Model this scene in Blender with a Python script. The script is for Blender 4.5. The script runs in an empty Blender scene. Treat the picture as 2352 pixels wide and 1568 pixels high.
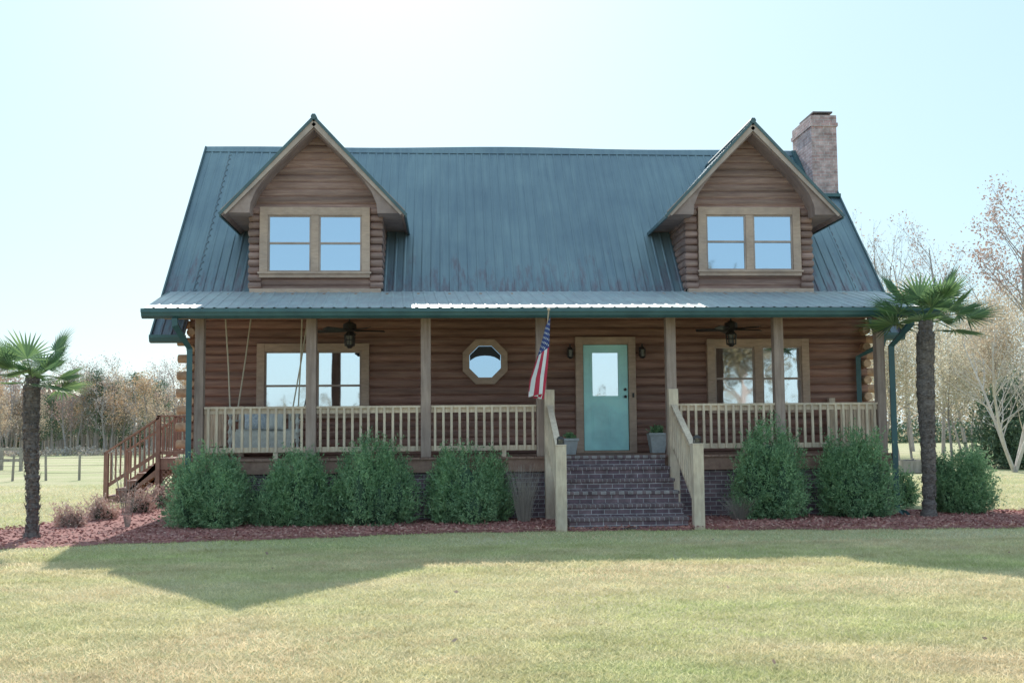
import bpy, math, random
import numpy as np
from mathutils import Vector, Matrix
random.seed(7); rng=np.random.default_rng(7)
scene=bpy.context.scene; COL=scene.collection
# ------------------------------------------------------------------ materials
def newmat(name):
    m=bpy.data.materials.new(name); m.use_nodes=True
    nt=m.node_tree; return m,nt,nt.nodes['Principled BSDF']
def N(nt,t,**k):
    n=nt.nodes.new(t)
    for a,b in k.items(): setattr(n,a,b)
    return n
def ramp(nt,fac,stops):
    r=N(nt,'ShaderNodeValToRGB'); e=r.color_ramp.elements
    while len(e)<len(stops): e.new(0.5)
    for i,(p,c) in enumerate(stops):
        e[i].position=p; e[i].color=(c[0],c[1],c[2],1)
    nt.links.new(fac,r.inputs[0]); return r
def noise(nt,vec,scale,detail=6,rough=.6):
    n=N(nt,'ShaderNodeTexNoise'); n.inputs['Scale'].default_value=scale
    n.inputs['Detail'].default_value=detail; n.inputs['Roughness'].default_value=rough
    if vec is not None: nt.links.new(vec,n.inputs['Vector'])
    return n
def geo_map(nt,sc):
    g=N(nt,'ShaderNodeNewGeometry'); mp=N(nt,'ShaderNodeMapping'); mp.inputs['Scale'].default_value=sc
    nt.links.new(g.outputs['Position'],mp.inputs[0]); return mp.outputs[0]
def mixc(nt,fac,a,b,mode='MIX'):
    m=N(nt,'ShaderNodeMix',data_type='RGBA',blend_type=mode)
    for s,v in ((0,fac),(6,a),(7,b)):
        if hasattr(v,'is_linked'): nt.links.new(v,m.inputs[s])
        elif s==0: m.inputs[0].default_value=v
        else: m.inputs[s].default_value=(v[0],v[1],v[2],1)
    return m.outputs[2]
def bump(nt,h,bs,strength=.4,dist=.01):
    b=N(nt,'ShaderNodeBump'); b.inputs['Strength'].default_value=strength; b.inputs['Distance'].default_value=dist
    nt.links.new(h,b.inputs['Height']); nt.links.new(b.outputs[0],bs.inputs['Normal'])
def surf(name,c1,c2,sc=(4,4,4),scale=3,rough=.8,bstr=.3,metal=0,mid=None):
    m,nt,bs=newmat(name)
    n=noise(nt,geo_map(nt,sc),scale)
    st=[(.3,c1),(.72,c2)]
    if mid: st=[(.28,c1),(.5,mid),(.74,c2)]
    r=ramp(nt,n.outputs[0],st)
    n2=noise(nt,geo_map(nt,(1,1,1)),1.7,4)
    r2=ramp(nt,n2.outputs[0],[(.3,(.80,.80,.82)),(.7,(1.15,1.13,1.1))])
    nt.links.new(mixc(nt,1.0,r.outputs[0],r2.outputs[0],'MULTIPLY'),bs.inputs['Base Color'])
    bs.inputs['Roughness'].default_value=rough; bs.inputs['Metallic'].default_value=metal
    if bstr: bump(nt,n.outputs[0],bs,bstr)
    return m
def leafmat(name,c1,c2,c3,trans=.35,rough=.6,patch=None,var=.25):
    m,nt,bs=newmat(name)
    g=N(nt,'ShaderNodeNewGeometry')
    r=ramp(nt,g.outputs['Random Per Island'],[(0,c1),(.5,c2),(1,c3)]); col=r.outputs[0]
    if patch:
        pn=noise(nt,geo_map(nt,(.45,1.0,1)),patch[1],6,.7); pr=ramp(nt,pn.outputs[0],[(.38,(0,0,0)),(.60,(1,1,1))])
        r3=ramp(nt,g.outputs['Random Per Island'],[(0,patch[0][0]),(1,patch[0][1])])
        col=mixc(nt,pr.outputs[0],col,r3.outputs[0])
        pn2=noise(nt,geo_map(nt,(.8,1.3,1)),1.4,8,.75); pr2=ramp(nt,pn2.outputs[0],[(.36,(.74,.72,.66)),(.55,(1,1,1)),(.72,(1.1,1.1,1.08))])
        col=mixc(nt,1.0,col,pr2.outputs[0],'MULTIPLY')
    n=noise(nt,geo_map(nt,(1,1,1)),2.2,3)
    rr=ramp(nt,n.outputs[0],[(.3,(1-var,)*3),(.7,(1+var*.8,1+var*.7,1+var*.4))])
    col=mixc(nt,1.0,col,rr.outputs[0],'MULTIPLY')
    nt.links.new(col,bs.inputs['Base Color']); bs.inputs['Roughness'].default_value=rough
    t=N(nt,'ShaderNodeBsdfTranslucent'); nt.links.new(col,t.inputs[0])
    mx=N(nt,'ShaderNodeMixShader'); mx.inputs[0].default_value=trans
    nt.links.new(bs.outputs[0],mx.inputs[1]); nt.links.new(t.outputs[0],mx.inputs[2])
    nt.links.new(mx.outputs[0],nt.nodes['Material Output'].inputs[0]); return m
def logmat(name,dark,midc,light):
    m,nt,bs=newmat(name)
    n=noise(nt,geo_map(nt,(.7,3,9)),2.5,8,.65)
    r=ramp(nt,n.outputs[0],[(.25,dark),(.5,midc),(.78,light)])
    n2=noise(nt,geo_map(nt,(.22,1,6.06)),1.0,2)
    r2=ramp(nt,n2.outputs[0],[(.3,(.6,.58,.57)),(.7,(1.3,1.22,1.18))])
    c=mixc(nt,1.0,r.outputs[0],r2.outputs[0],'MULTIPLY')
    nt.links.new(c,bs.inputs['Base Color']); bs.inputs['Roughness'].default_value=.6
    n3=noise(nt,geo_map(nt,(1.2,8,30)),3,6)
    bump(nt,n3.outputs[0],bs,.5,.01); return m
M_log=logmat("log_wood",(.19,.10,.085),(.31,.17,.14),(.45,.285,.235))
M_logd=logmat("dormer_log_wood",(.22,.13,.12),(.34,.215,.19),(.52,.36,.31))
M_end=surf("log_end_wood",(.42,.25,.17),(.68,.46,.32),(3,3,3),4,.75,.4)
M_trim=surf("stained_trim_wood",(.46,.31,.245),(.60,.43,.35),(2,2,8),3,.7,.2)
M_sash=surf("tan_sash_wood",(.42,.31,.27),(.54,.42,.38),(2,6,2),2,.8,.2)
M_soff=surf("weathered_soffit_wood",(.27,.185,.17),(.40,.29,.27),(2,6,2),2,.8,.2)
M_post=surf("post_wood",(.31,.215,.19),(.48,.36,.32),(9,9,.8),2.5,.8,.4)
M_rail=surf("weathered_rail_wood",(.60,.45,.35),(.82,.67,.54),(7,7,1.5),3,.8,.3)
M_stain=surf("red_stained_wood",(.28,.13,.105),(.45,.24,.19),(5,5,2),3,.7,.3)
M_deck=surf("deck_wood",(.25,.14,.115),(.40,.25,.2),(3,10,3),3,.75,.3)
M_ceil=surf("ceiling_wood",(.32,.19,.14),(.46,.3,.22),(6,1,6),3,.8,.3)
M_green=surf("green_painted_metal",(.05,.12,.14),(.065,.155,.175),(2,2,2),2,.4,.03)
M_dgreen=surf("dark_green_edge_metal",(.07,.115,.135),(.095,.155,.175),(2,2,2),2,.45,.03)
M_dark=surf("black_metal",(.03,.024,.025),(.06,.048,.048),(8,8,8),3,.45,.05)
M_amber=surf("dim_lamp_glass",(.10,.08,.06),(.2,.17,.13),(8,8,8),3,.25,.0)
M_white=surf("worn_white_paint",(.6,.6,.58),(.82,.82,.8),(4,4,4),4,.6,.2)
M_door=surf("turquoise_paint",(.50,.93,.97),(.54,.96,.99),(2,2,.6),2,.35,.05)
M_conc=surf("pot_ceramic",(.42,.44,.47),(.56,.58,.62),(4,4,4),4,.5,.1)
M_rope=surf("rope_fibre",(.5,.43,.34),(.7,.61,.51),(20,20,20),5,.9,.3)
M_soil=surf("soil",(.04,.025,.015),(.09,.06,.04),(8,8,8),4,.95,.5)
M_alu=surf("chimney_cap_metal",(.12,.10,.10),(.20,.16,.15),(4,4,4),3,.5,.1,.5)
M_fence=surf("grey_fence_wood",(.25,.22,.2),(.45,.4,.36),(6,6,1),3,.9,.4)
M_twig=surf("dry_twig_bark",(.30,.22,.19),(.48,.38,.34),(6,6,6),3,.9,.3)
M_back=surf("painted_dark",(.05,.055,.07),(.08,.085,.10),(1,1,1),1,.9,0)  # dark tone painted in for the unlit room and the porch-roof reflection
M_cloth=surf("curtain_cloth",(.55,.56,.58),(.75,.75,.74),(6,1,.5),2,.9,0)
M_blind=surf("door_blind",(.6,.65,.7),(.75,.78,.8),(2,2,2),2,.9,0)
M_pillow=surf("blue_white_cushion",(.35,.42,.55),(.8,.82,.85),(8,8,8),4,.9,.1)
M_red=surf("flag_red",(.5,.03,.07),(.6,.045,.09),(4,4,4),3,.8,0)
M_fw=surf("flag_white",(.78,.77,.78),(.88,.86,.87),(4,4,4),3,.8,0)
M_blue=surf("flag_blue",(.035,.05,.19),(.05,.075,.25),(4,4,4),3,.8,0)
def roofmat(name,c1,c2,stain,amt=.8,rough=.45):
    m,nt,bs=newmat(name)
    n=noise(nt,geo_map(nt,(6,.35,.35)),2,6,.6)
    r=ramp(nt,n.outputs[0],[(.3,c1),(.7,c2)])
    n2=noise(nt,geo_map(nt,(5,1.0,.8)),1.6,8,.7)
    g=N(nt,'ShaderNodeNewGeometry'); s=N(nt,'ShaderNodeSeparateXYZ'); nt.links.new(g.outputs['Position'],s.inputs[0])
    mr=N(nt,'ShaderNodeMapRange'); mr.inputs[1].default_value=5.8; mr.inputs[2].default_value=4.3
    mr.inputs[3].default_value=-.12; mr.inputs[4].default_value=.15; nt.links.new(s.outputs[2],mr.inputs[0])
    ad=N(nt,'ShaderNodeMath',operation='ADD'); nt.links.new(n2.outputs[0],ad.inputs[0]); nt.links.new(mr.outputs[0],ad.inputs[1])
    r2=ramp(nt,ad.outputs[0],[(.55,(0,0,0)),(.72,(amt,amt,amt))])
    c=mixc(nt,r2.outputs[0],r.outputs[0],stain)
    n4=noise(nt,geo_map(nt,(.4,.4,.4)),1.0,4); r4=ramp(nt,n4.outputs[0],[(.3,(.82,.84,.88)),(.7,(1.28,1.25,1.18))])
    c=mixc(nt,1.0,c,r4.outputs[0],'MULTIPLY')
    nt.links.new(c,bs.inputs['Base Color'])
    bs.inputs['Roughness'].default_value=rough; bs.inputs['Metallic'].default_value=.2
    bump(nt,n.outputs[0],bs,.12,.02); return m
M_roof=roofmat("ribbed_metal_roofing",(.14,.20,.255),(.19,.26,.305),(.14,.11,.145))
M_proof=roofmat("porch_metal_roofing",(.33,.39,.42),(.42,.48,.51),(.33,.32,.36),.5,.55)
def brickmat(name,c1,c2,mortar,axis='side',sc=1.0):
    m,nt,bs=newmat(name)
    g=N(nt,'ShaderNodeNewGeometry'); s=N(nt,'ShaderNodeSeparateXYZ'); nt.links.new(g.outputs['Position'],s.inputs[0])
    c=N(nt,'ShaderNodeCombineXYZ')
    if axis=='side':
        a=N(nt,'ShaderNodeMath',operation='ADD'); nt.links.new(s.outputs[0],a.inputs[0]); nt.links.new(s.outputs[1],a.inputs[1])
        nt.links.new(a.outputs[0],c.inputs[0]); nt.links.new(s.outputs[2],c.inputs[1])
    else:
        nt.links.new(s.outputs[1],c.inputs[0]); nt.links.new(s.outputs[0],c.inputs[1])
    b=N(nt,'ShaderNodeTexBrick'); nt.links.new(c.outputs[0],b.inputs[0])
    b.inputs['Color1'].default_value=(*c1,1); b.inputs['Color2'].default_value=(*c2,1); b.inputs['Mortar'].default_value=(*mortar,1)
    b.inputs['Scale'].default_value=1; b.inputs['Brick Width'].default_value=.21*sc; b.inputs['Row Height'].default_value=.0748*sc
    b.inputs['Mortar Size'].default_value=.006*sc; b.inputs['Mortar Smooth'].default_value=.3
    n=noise(nt,geo_map(nt,(1,1,1)),7,6)
    r=ramp(nt,n.outputs[0],[(.3,(.6,.6,.6)),(.7,(1.35,1.35,1.35))])
    col=mixc(nt,1.0,b.outputs[0],r.outputs[0],'MULTIPLY')
    nt.links.new(col,bs.inputs['Base Color']); bs.inputs['Roughness'].default_value=.85
    inv=N(nt,'ShaderNodeMath',operation='SUBTRACT'); inv.inputs[0].default_value=1; nt.links.new(b.outputs['Fac'],inv.inputs[1])
    bump(nt,inv.outputs[0],bs,.8,.008); return m
M_brick=brickmat("dark_brick",(.14,.09,.115),(.21,.14,.16),(.46,.43,.46))
M_brickt=brickmat("dark_brick_tread",(.15,.10,.12),(.21,.145,.16),(.38,.35,.36),'top')
M_chim=brickmat("chimney_brick",(.47,.29,.29),(.57,.40,.40),(.66,.59,.60))
def glassmat(name,tint,mix,rough=.03):
    m,nt,bs=newmat(name)
    gl=N(nt,'ShaderNodeBsdfGlossy'); gl.inputs[0].default_value=(*tint,1); gl.inputs[1].default_value=rough
    tr=N(nt,'ShaderNodeBsdfTransparent'); tr.inputs[0].default_value=(.8,.85,.85,1)
    mx=N(nt,'ShaderNodeMixShader'); mx.inputs[0].default_value=mix
    nt.links.new(tr.outputs[0],mx.inputs[1]); nt.links.new(gl.outputs[0],mx.inputs[2])
    n=noise(nt,geo_map(nt,(1,1,1)),1.2,2); b=N(nt,'ShaderNodeBump'); b.inputs[0].default_value=.12; b.inputs[1].default_value=.02
    nt.links.new(n.outputs[0],b.inputs['Height']); nt.links.new(b.outputs[0],gl.inputs['Normal'])
    nt.links.new(mx.outputs[0],nt.nodes['Material Output'].inputs[0]); return m
M_glass=glassmat("window_glass",(.95,.97,1.0),.82)
M_glassd=glassmat("dormer_window_glass",(.52,.64,.78),.88)
M_shrub=leafmat("evergreen_leaves",(.17,.30,.18),(.29,.47,.27),(.44,.62,.34),.45)
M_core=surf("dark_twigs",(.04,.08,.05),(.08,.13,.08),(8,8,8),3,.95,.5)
M_palm=leafmat("palm_leaves",(.09,.16,.09),(.14,.25,.12),(.25,.37,.16),.45,.4)
M_palmt=surf("palm_fibre_trunk",(.08,.065,.068),(.29,.24,.23),(6,6,14),3,.95,.9,mid=(.155,.125,.12))
M_bark=surf("grey_bark",(.28,.24,.24),(.46,.41,.40),(5,5,1.5),3,.95,.5)
M_barkw=surf("pale_bark",(.48,.42,.40),(.70,.64,.6),(5,5,2),3,.9,.3)
M_aut=leafmat("autumn_leaves",(.44,.27,.17),(.54,.37,.24),(.56,.47,.35),.5)
M_tan=leafmat("pale_tan_leaves",(.48,.37,.28),(.58,.47,.36),(.64,.56,.46),.5)
M_yel=leafmat("pale_yellow_leaves",(.54,.47,.36),(.66,.59,.47),(.74,.69,.6),.5)
M_rus=leafmat("russet_leaves",(.36,.22,.21),(.44,.30,.27),(.50,.38,.34),.45)
M_gry=leafmat("grey_twig_haze",(.38,.33,.34),(.47,.41,.41),(.54,.48,.47),.4)
M_pine=leafmat("pine_needles",(.08,.14,.10),(.13,.2,.13),(.19,.26,.16),.25)
M_refl=leafmat("dull_oak_leaves",(.10,.09,.06),(.17,.14,.09),(.26,.22,.13),.3)
M_pink=leafmat("dusty_pink_foliage",(.46,.29,.27),(.6,.43,.4),(.7,.56,.51),.3)
M_dryg=leafmat("dry_ornamental_grass",(.34,.28,.26),(.48,.42,.40),(.58,.52,.49),.3)
M_grass=leafmat("lawn_grass_blades",(.44,.50,.22),(.64,.67,.34),(.80,.76,.48),.6,patch=(((.72,.57,.37),(.93,.81,.61)),.42),var=.12)
M_chip=leafmat("mulch_chips",(.26,.095,.095),(.41,.175,.165),(.6,.37,.33),.0,.9)
M_lawn,nt,bs=newmat("lawn_ground")
n=noise(nt,geo_map(nt,(1,1,1)),.35,6,.6); r=ramp(nt,n.outputs[0],[(.35,(.44,.46,.22)),(.55,(.57,.52,.31)),(.7,(.68,.57,.40))])
n2=noise(nt,geo_map(nt,(1,1,1)),30,8,.75); r2=ramp(nt,n2.outputs[0],[(.3,(.42,.42,.38)),(.7,(1.22,1.22,1.18))])
nt.links.new(mixc(nt,1.0,r.outputs[0],r2.outputs[0],'MULTIPLY'),bs.inputs['Base Color']); bs.inputs['Roughness'].default_value=.95
bump(nt,n2.outputs[0],bs,.8,.03)
M_mulch=surf("red_mulch",(.18,.07,.07),(.48,.25,.22),(10,10,10),3,.95,.9,mid=(.34,.14,.13))

# ------------------------------------------------------------------ builders
class B:
    def __init__(s): s.v=[];s.f=[];s.m=[]
    def add(s,vs,fs,mi=0):
        o=len(s.v); s.v+= [tuple(p) for p in vs]; s.f+=[tuple(i+o for i in f) for f in fs]; s.m+=[mi]*len(fs); return s
    def box(s,x0,x1,y0,y1,z0,z1,mi=0):
        return s.add([(x0,y0,z0),(x1,y0,z0),(x1,y1,z0),(x0,y1,z0),(x0,y0,z1),(x1,y0,z1),(x1,y1,z1),(x0,y1,z1)],
          [(0,3,2,1),(4,5,6,7),(0,1,5,4),(1,2,6,5),(2,3,7,6),(3,0,4,7)],mi)
    def beam(s,p,q,w,h,mi=0):
        p=Vector(p);q=Vector(q);d=(q-p).normalized()
        up=Vector((0,0,1)) if abs(d.z)<.95 else Vector((0,1,0))
        a=d.cross(up).normalized()*w/2; b=a.cross(d).normalized()*h/2
        vs=[p-a-b,p+a-b,p+a+b,p-a+b,q-a-b,q+a-b,q+a+b,q-a+b]
        return s.add(vs,[(0,1,2,3),(7,6,5,4),(0,4,5,1),(1,5,6,2),(2,6,7,3),(3,7,4,0)],mi)
    def prism(s,poly,axis,a0,a1,mi=0):
        n=len(poly)
        def mk(p,a): return (a,p[0],p[1]) if axis=='X' else ((p[0],a,p[1]) if axis=='Y' else (p[0],p[1],a))
        vs=[mk(p,a0) for p in poly]+[mk(p,a1) for p in poly]
        return s.add(vs,[tuple(range(n-1,-1,-1)),tuple(range(n,2*n))]+[(i,(i+1)%n,n+(i+1)%n,n+i) for i in range(n)],mi)
    def tube(s,pts,rad,n=8,mi=0,cap=True,phase=0):
        pts=[Vector(p) for p in pts]; L=len(pts)
        if not hasattr(rad,'__len__'): rad=[rad]*L
        vs=[];fs=[]; ref=None
        for i,p in enumerate(pts):
            d=(pts[min(i+1,L-1)]-pts[max(i-1,0)])
            d=d.normalized() if d.length>1e-9 else Vector((0,0,1))
            if ref is None: ref=Vector((0,1,0)) if abs(d.y)<.8 else Vector((1,0,0))
            a=(ref-d*ref.dot(d)).normalized(); ref=a; b=d.cross(a)
            for k in range(n):
                t=2*math.pi*k/n+phase; vs.append(p+(a*math.cos(t)+b*math.sin(t))*rad[i])
        for i in range(L-1):
            for k in range(n):
                k2=(k+1)%n; fs.append((i*n+k,i*n+k2,(i+1)*n+k2,(i+1)*n+k))
        if cap: fs.append(tuple(range(n-1,-1,-1))); fs.append(tuple(range((L-1)*n,L*n)))
        return s.add(vs,fs,mi)
    def sheet(s,a0,a1,b0,b1,nrm,pitch=.23,h=.02,mi=0):
        a0,a1,b0,b1,nrm=[Vector(q) for q in (a0,a1,b0,b1,nrm)]
        L=(a1-a0).length; prof=[]; k=0.0
        while k<L:
            for u,z in ((0,0),(pitch-.06,0),(pitch-.045,h),(pitch-.02,h)):
                if k+u<=L: prof.append((k+u,z))
            k+=pitch
        prof.append((L,0)); vs=[];fs=[]
        for u,z in prof:
            t=u/L; vs.append(a0.lerp(a1,t)+nrm*z); vs.append(b0.lerp(b1,t)+nrm*z)
        for i in range(len(prof)-1): fs.append((2*i,2*i+2,2*i+3,2*i+1))
        s.add(vs,fs,mi)
        o=nrm*-.05
        s.add([a0+o,a1+o,b1+o,b0+o,a0-nrm*.004,a1-nrm*.004,b1-nrm*.004,b0-nrm*.004],[(0,3,2,1),(0,1,5,4),(1,2,6,5),(2,3,7,6),(3,0,4,7)],1)
        return s
    def logs(s,mapf,z0,z1,u0,u1,h=.165,bul=.05,seg=7,mi=0):
        rows=[]; z=z0
        while z<z1-1e-6:
            for k in range(seg):
                t=k/seg; zz=z+t*h
                if zz>=z1: break
                rows.append((zz,bul*math.sqrt(max(0,1-(2*t-1)**2))))
            z+=h
        rows.append((z1,0)); vs=[];fs=[]
        for zz,o in rows:
            vs.append(mapf(u0(zz),o,zz)); vs.append(mapf(u1(zz),o,zz))
        for i in range(len(rows)-1): fs.append((2*i,2*i+1,2*i+3,2*i+2))
        return s.add(vs,fs,mi)
    def ball(s,c,r,n=10,mi=0,sz=1.0):
        pts=[];rad=[]
        for i in range(n+1):
            t=math.pi*i/n; pts.append((c[0],c[1],c[2]-math.cos(t)*r*sz)); rad.append(max(.0005,math.sin(t)*r))
        return s.tube(pts,rad,max(8,n),mi)
WORLD={}
def reg(o,org): WORLD[o.name]=Vector(org)
def finish(o,parent,org,label,cat,group,kind):
    if parent is not None:
        o.parent=parent; o.location=Vector(org)-WORLD[parent.name]
    else: o.location=org
    reg(o,org)
    if label: o["label"]=label
    if cat: o["category"]=cat
    if group: o["group"]=group
    if kind: o["kind"]=kind
def obj(name,b,mats,parent=None,org=None,label=None,cat=None,group=None,kind=None,smooth=False,bevel=0):
    if not isinstance(mats,(list,tuple)): mats=[mats]
    if org is None:
        a=np.array(b.v); org=(float(a[:,0].mean()),float(a[:,1].mean()),float(a[:,2].min()))
    org=Vector(org)
    me=bpy.data.meshes.new(name); me.from_pydata([(p[0]-org.x,p[1]-org.y,p[2]-org.z) for p in b.v],[],b.f)
    for m in mats: me.materials.append(m)
    me.polygons.foreach_set('material_index',b.m)
    if smooth: me.polygons.foreach_set('use_smooth',[True]*len(b.f))
    me.update()
    o=bpy.data.objects.new(name,me); COL.objects.link(o)
    finish(o,parent,org,label,cat,group,kind)
    if bevel:
        md=o.modifiers.new("bevel",'BEVEL'); md.width=bevel; md.segments=2; md.limit_method='ANGLE'
    return o
def empty(name,org,label=None,cat=None,group=None,parent=None):
    o=bpy.data.objects.new(name,None); o.empty_display_size=.3; COL.objects.link(o)
    finish(o,parent,org,label,cat,group,None); return o
def npobj(name,V,F,mat,parent=None,org=(0,0,0),label=None,cat=None,group=None,kind=None):
    V=np.asarray(V,dtype=np.float32)-np.array(org,dtype=np.float32); F=np.asarray(F,dtype=np.int32); k=F.shape[1]
    me=bpy.data.meshes.new(name); me.vertices.add(len(V)); me.vertices.foreach_set('co',V.ravel())
    me.loops.add(F.size); me.loops.foreach_set('vertex_index',F.ravel())
    me.polygons.add(len(F)); me.polygons.foreach_set('loop_start',np.arange(0,F.size,k,dtype=np.int32))
    me.polygons.foreach_set('loop_total',np.full(len(F),k,dtype=np.int32))
    me.materials.append(mat); me.update(calc_edges=True)
    o=bpy.data.objects.new(name,me); COL.objects.link(o); finish(o,parent,org,label,cat,group,kind); return o
def copy_thing(src,org,scale=1,rot=0,label=None,sz=None):
    c=src.copy(); COL.objects.link(c); c.location=org; c.rotation_euler=(0,0,rot); c.scale=(scale,scale,sz or scale)
    if label: c["label"]=label
    for ch in src.children:
        k=ch.copy(); COL.objects.link(k); k.parent=c
    return c
def leaves(P,size,aspect=.5,dirs=None,jit=1.0):
    n=len(P); P=np.asarray(P)
    d=rng.normal(size=(n,3))
    if dirs is not None: d=dirs+jit*d
    d/=np.linalg.norm(d,axis=1,keepdims=True)+1e-9
    e=np.cross(d,rng.normal(size=(n,3))); e/=np.linalg.norm(e,axis=1,keepdims=True)+1e-9
    sz=(size*(.6+.8*rng.random(n)))[:,None]
    V=np.stack([P,P+d*sz*.5+e*sz*aspect*.5,P+d*sz,P+d*sz*.5-e*sz*aspect*.5],1).reshape(-1,3)
    F=np.arange(4*n).reshape(-1,4); return V,F

# ------------------------------------------------------------------ house
house=empty("log_house",(1.75,0,0),"two storey log house with teal metal roof and porch","house")
H=house
XL,XR,YB=-4.95,8.45,8.0
RS=(8.22-3.45)/4.4
def rz(y): return 3.45+RS*(y+.4)
b=B()
b.logs(lambda u,o,z:(u,-o,z),.95,4.25,lambda z:XL,lambda z:XR,bul=.036)
for X,sg in ((XL,-1),(XR,1)):
    def u0(z): return 0.0 if z<=4 else (z-3.9)/RS
    def u1(z): return YB if z<=4 else YB-(z-3.9)/RS
    b.logs(lambda u,o,z,X=X,sg=sg:(X+sg*o,u,z),.95,8.0,u0,u1)
b.box(XL,XR,YB-.1,YB,.95,4.1)
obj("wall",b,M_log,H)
for xc_,ext in ((XL,-.26),(XR,.30)):
    for yy in (0,YB):
        b=B(); k=0;z=.95; sy=1 if yy==0 else -1
        xi=xc_+(.06 if ext<0 else -.06)
        b.box(xi-.03,xi+.03,yy+sy*.04,yy+sy*.1,.96,3.7)
        while z<3.7:
            zc=z+.0825
            if k%2==0:
                x0,x1=sorted((xc_+ext*random.uniform(.9,1.05),xi)); b.tube([(x0,yy+sy*.06,zc),(x1,yy+sy*.06,zc)],.083,12)
            else: b.tube([(xi,yy-sy*.22,zc),(xi,yy+sy*.08,zc)],.083,12)
            z+=.165;k+=1
        obj("corner_log_ends",b,M_end,H,smooth=False,bevel=.012)
b=B(); b.box(XL+.02,XR-.02,.02,YB-.02,0,.95)
obj("foundation",b,M_brick,H)
b=B(); nf=Vector((0,-RS,1)).normalized(); nb=Vector((0,RS,1)).normalized()
RX0,RX1=-5.57,9.02
b.sheet((RX0,.30,rz(.30)),(RX1,.30,rz(.30)),(RX0,4,8.22),(RX1,4,8.22),nf,.19,.014)
for a,c in ((RX0,XL-.02),(XR+.02,RX1)):
    b.sheet((a,-.42,rz(-.42)),(c,-.42,rz(-.42)),(a,.30,rz(.30)),(c,.30,rz(.30)),nf,.19,.014)
b.sheet((RX1,8.4,3.45),(RX0,8.4,3.45),(RX1,4,8.22),(RX0,4,8.22),nb,.19,.014)
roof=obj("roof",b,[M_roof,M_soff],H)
b=B()
n=24; X=np.linspace(RX0-.02,RX1-.62,n+1); vs=[];fs=[]
for i,x in enumerate(X):
    dz=.012*math.sin(x*1.1)+.035*math.exp(-((x-1.6)/3.2)**2)
    vs+=[(x,3.86,8.095),(x,4,8.25+dz),(x,4.14,8.095)]
for i in range(n): o=3*i; fs+=[(o,o+3,o+4,o+1),(o+1,o+4,o+5,o+2)]
b.add(vs,fs); obj("ridge_cap",b,M_roof,roof)
for x in (RX0-.012,RX1+.012):
    b=B(); b.beam((x,-.43,rz(-.43)-.03),(x,4,8.20),.03,.15); b.beam((x,8.42,3.42),(x,4,8.20),.03,.15); obj("rake_trim",b,M_dgreen,roof)
for a,c in ((RX0,XL-.0),(XR+.0,RX1)):
    b=B(); b.prism([(-.42,3.43),(-.56,3.43),(-.56,3.38),(-.53,3.30),(-.42,3.28)],'X',a-.02,c+.02); obj("eave_gutter",b,M_green,roof)
b=B(); b.box(8.46,9.05,2.8,4.15,0,8.52); b.box(8.43,9.08,2.77,4.18,8.52,8.60); b.box(8.455,9.055,2.795,4.155,8.60,8.78)
ch=obj("chimney",b,M_chim,H,label="pale red brick chimney with metal cap")
b=B(); b.box(8.60,8.93,2.95,3.75,8.78,8.86); b.box(8.54,9.0,2.88,3.85,8.86,8.895)
obj("chimney_cap",b,M_alu,ch)
b=B(); b.beam((8.25,2.70,rz(2.70)+.06),(9.04,2.70,rz(2.70)+.06),.16,.07); b.beam((8.40,2.66,rz(2.66)+.05),(8.40,3.95,rz(3.95)+.05),.10,.08)
obj("chimney_flashing",b,M_green,ch)
# porch
PX0,PX1,PY=-4.42,7.95,-2.3
porch=empty("porch",(1.75,-1.2,0),parent=H)
b=B(); b.box(PX0+.03,PX1-.03,PY+.06,0,0,.86); obj("porch_foundation",b,M_brick,porch)
b=B()
x=PX0
while x<PX1-.01:
    b.box(x,min(x+.136,PX1),PY-.03,-.055,1.085,1.12); x+=.142
b.box(PX0,PX1,PY,PY+.05,.862,1.086); b.box(PX0,PX0+.05,PY+.052,0,.862,1.083); b.box(PX1-.05,PX1,PY+.052,0,.862,1.083)
b.box(PX0+.1,PX1-.1,PY+.03,-.1,.9,1.09)
obj("porch_floor",b,M_deck,porch)
posts=[-4.26,-2.34,-.35,1.68,4.0,5.95,7.81]
for i,x in enumerate(posts):
    w_=.075 if i in (0,6) else .088
    b=B(); b.box(x-w_,x+w_,-2.29,-2.11,1.12,3.56)
    obj("porch_post",b,M_post,porch,bevel=.012)
b=B(); b.box(-4.9,8.4,-2.31,-2.09,3.562,3.70)
for x in np.arange(-4.8,8.5,.61): b.beam((x,-2.7,3.62),(x,.0,4.24),.05,.1)
obj("porch_beam",b,M_ceil,porch)
b=B(); npch=Vector((0,-.2286,1)).normalized()
b.sheet((-5.06,-2.86,3.675),(8.62,-2.86,3.675),(-5.44,.34,4.36),(8.92,.34,4.36),npch,.2,.012)
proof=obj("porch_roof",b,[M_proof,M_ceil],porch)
b=B()
b.prism([(-2.80,3.64),(-2.80,3.50),(-2.85,3.50),(-2.90,3.54),(-2.92,3.60),(-2.94,3.60),(-2.94,3.66),(-2.92,3.66),(-2.915,3.62)],'X',-5.09,8.64)
b.beam((-5.05,-2.84,3.62),(-5.44,.3,4.31),.03,.10); b.beam((8.62,-2.84,3.62),(8.92,.3,4.31),.03,.10)
obj("gutter",b,M_green,proof)
def spout(pts,name="downspout"):
    b=B(); b.tube(pts,.066,4,phase=math.pi/4); obj(name,b,M_green,porch)
spout([(-4.54,-2.86,3.50),(-4.54,-2.86,3.40),(-4.39,-2.42,3.02),(-4.39,-2.42,.14),(-4.43,-2.64,.06)])
spout([(8.15,-2.86,3.50),(8.15,-2.86,3.40),(7.95,-2.42,3.02),(7.95,-2.42,.14),(8.02,-2.67,.06)])
spout([(8.62,-.48,3.30),(8.62,-.48,3.22),(8.24,-.12,2.98),(8.24,-.12,1.15)])
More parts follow.
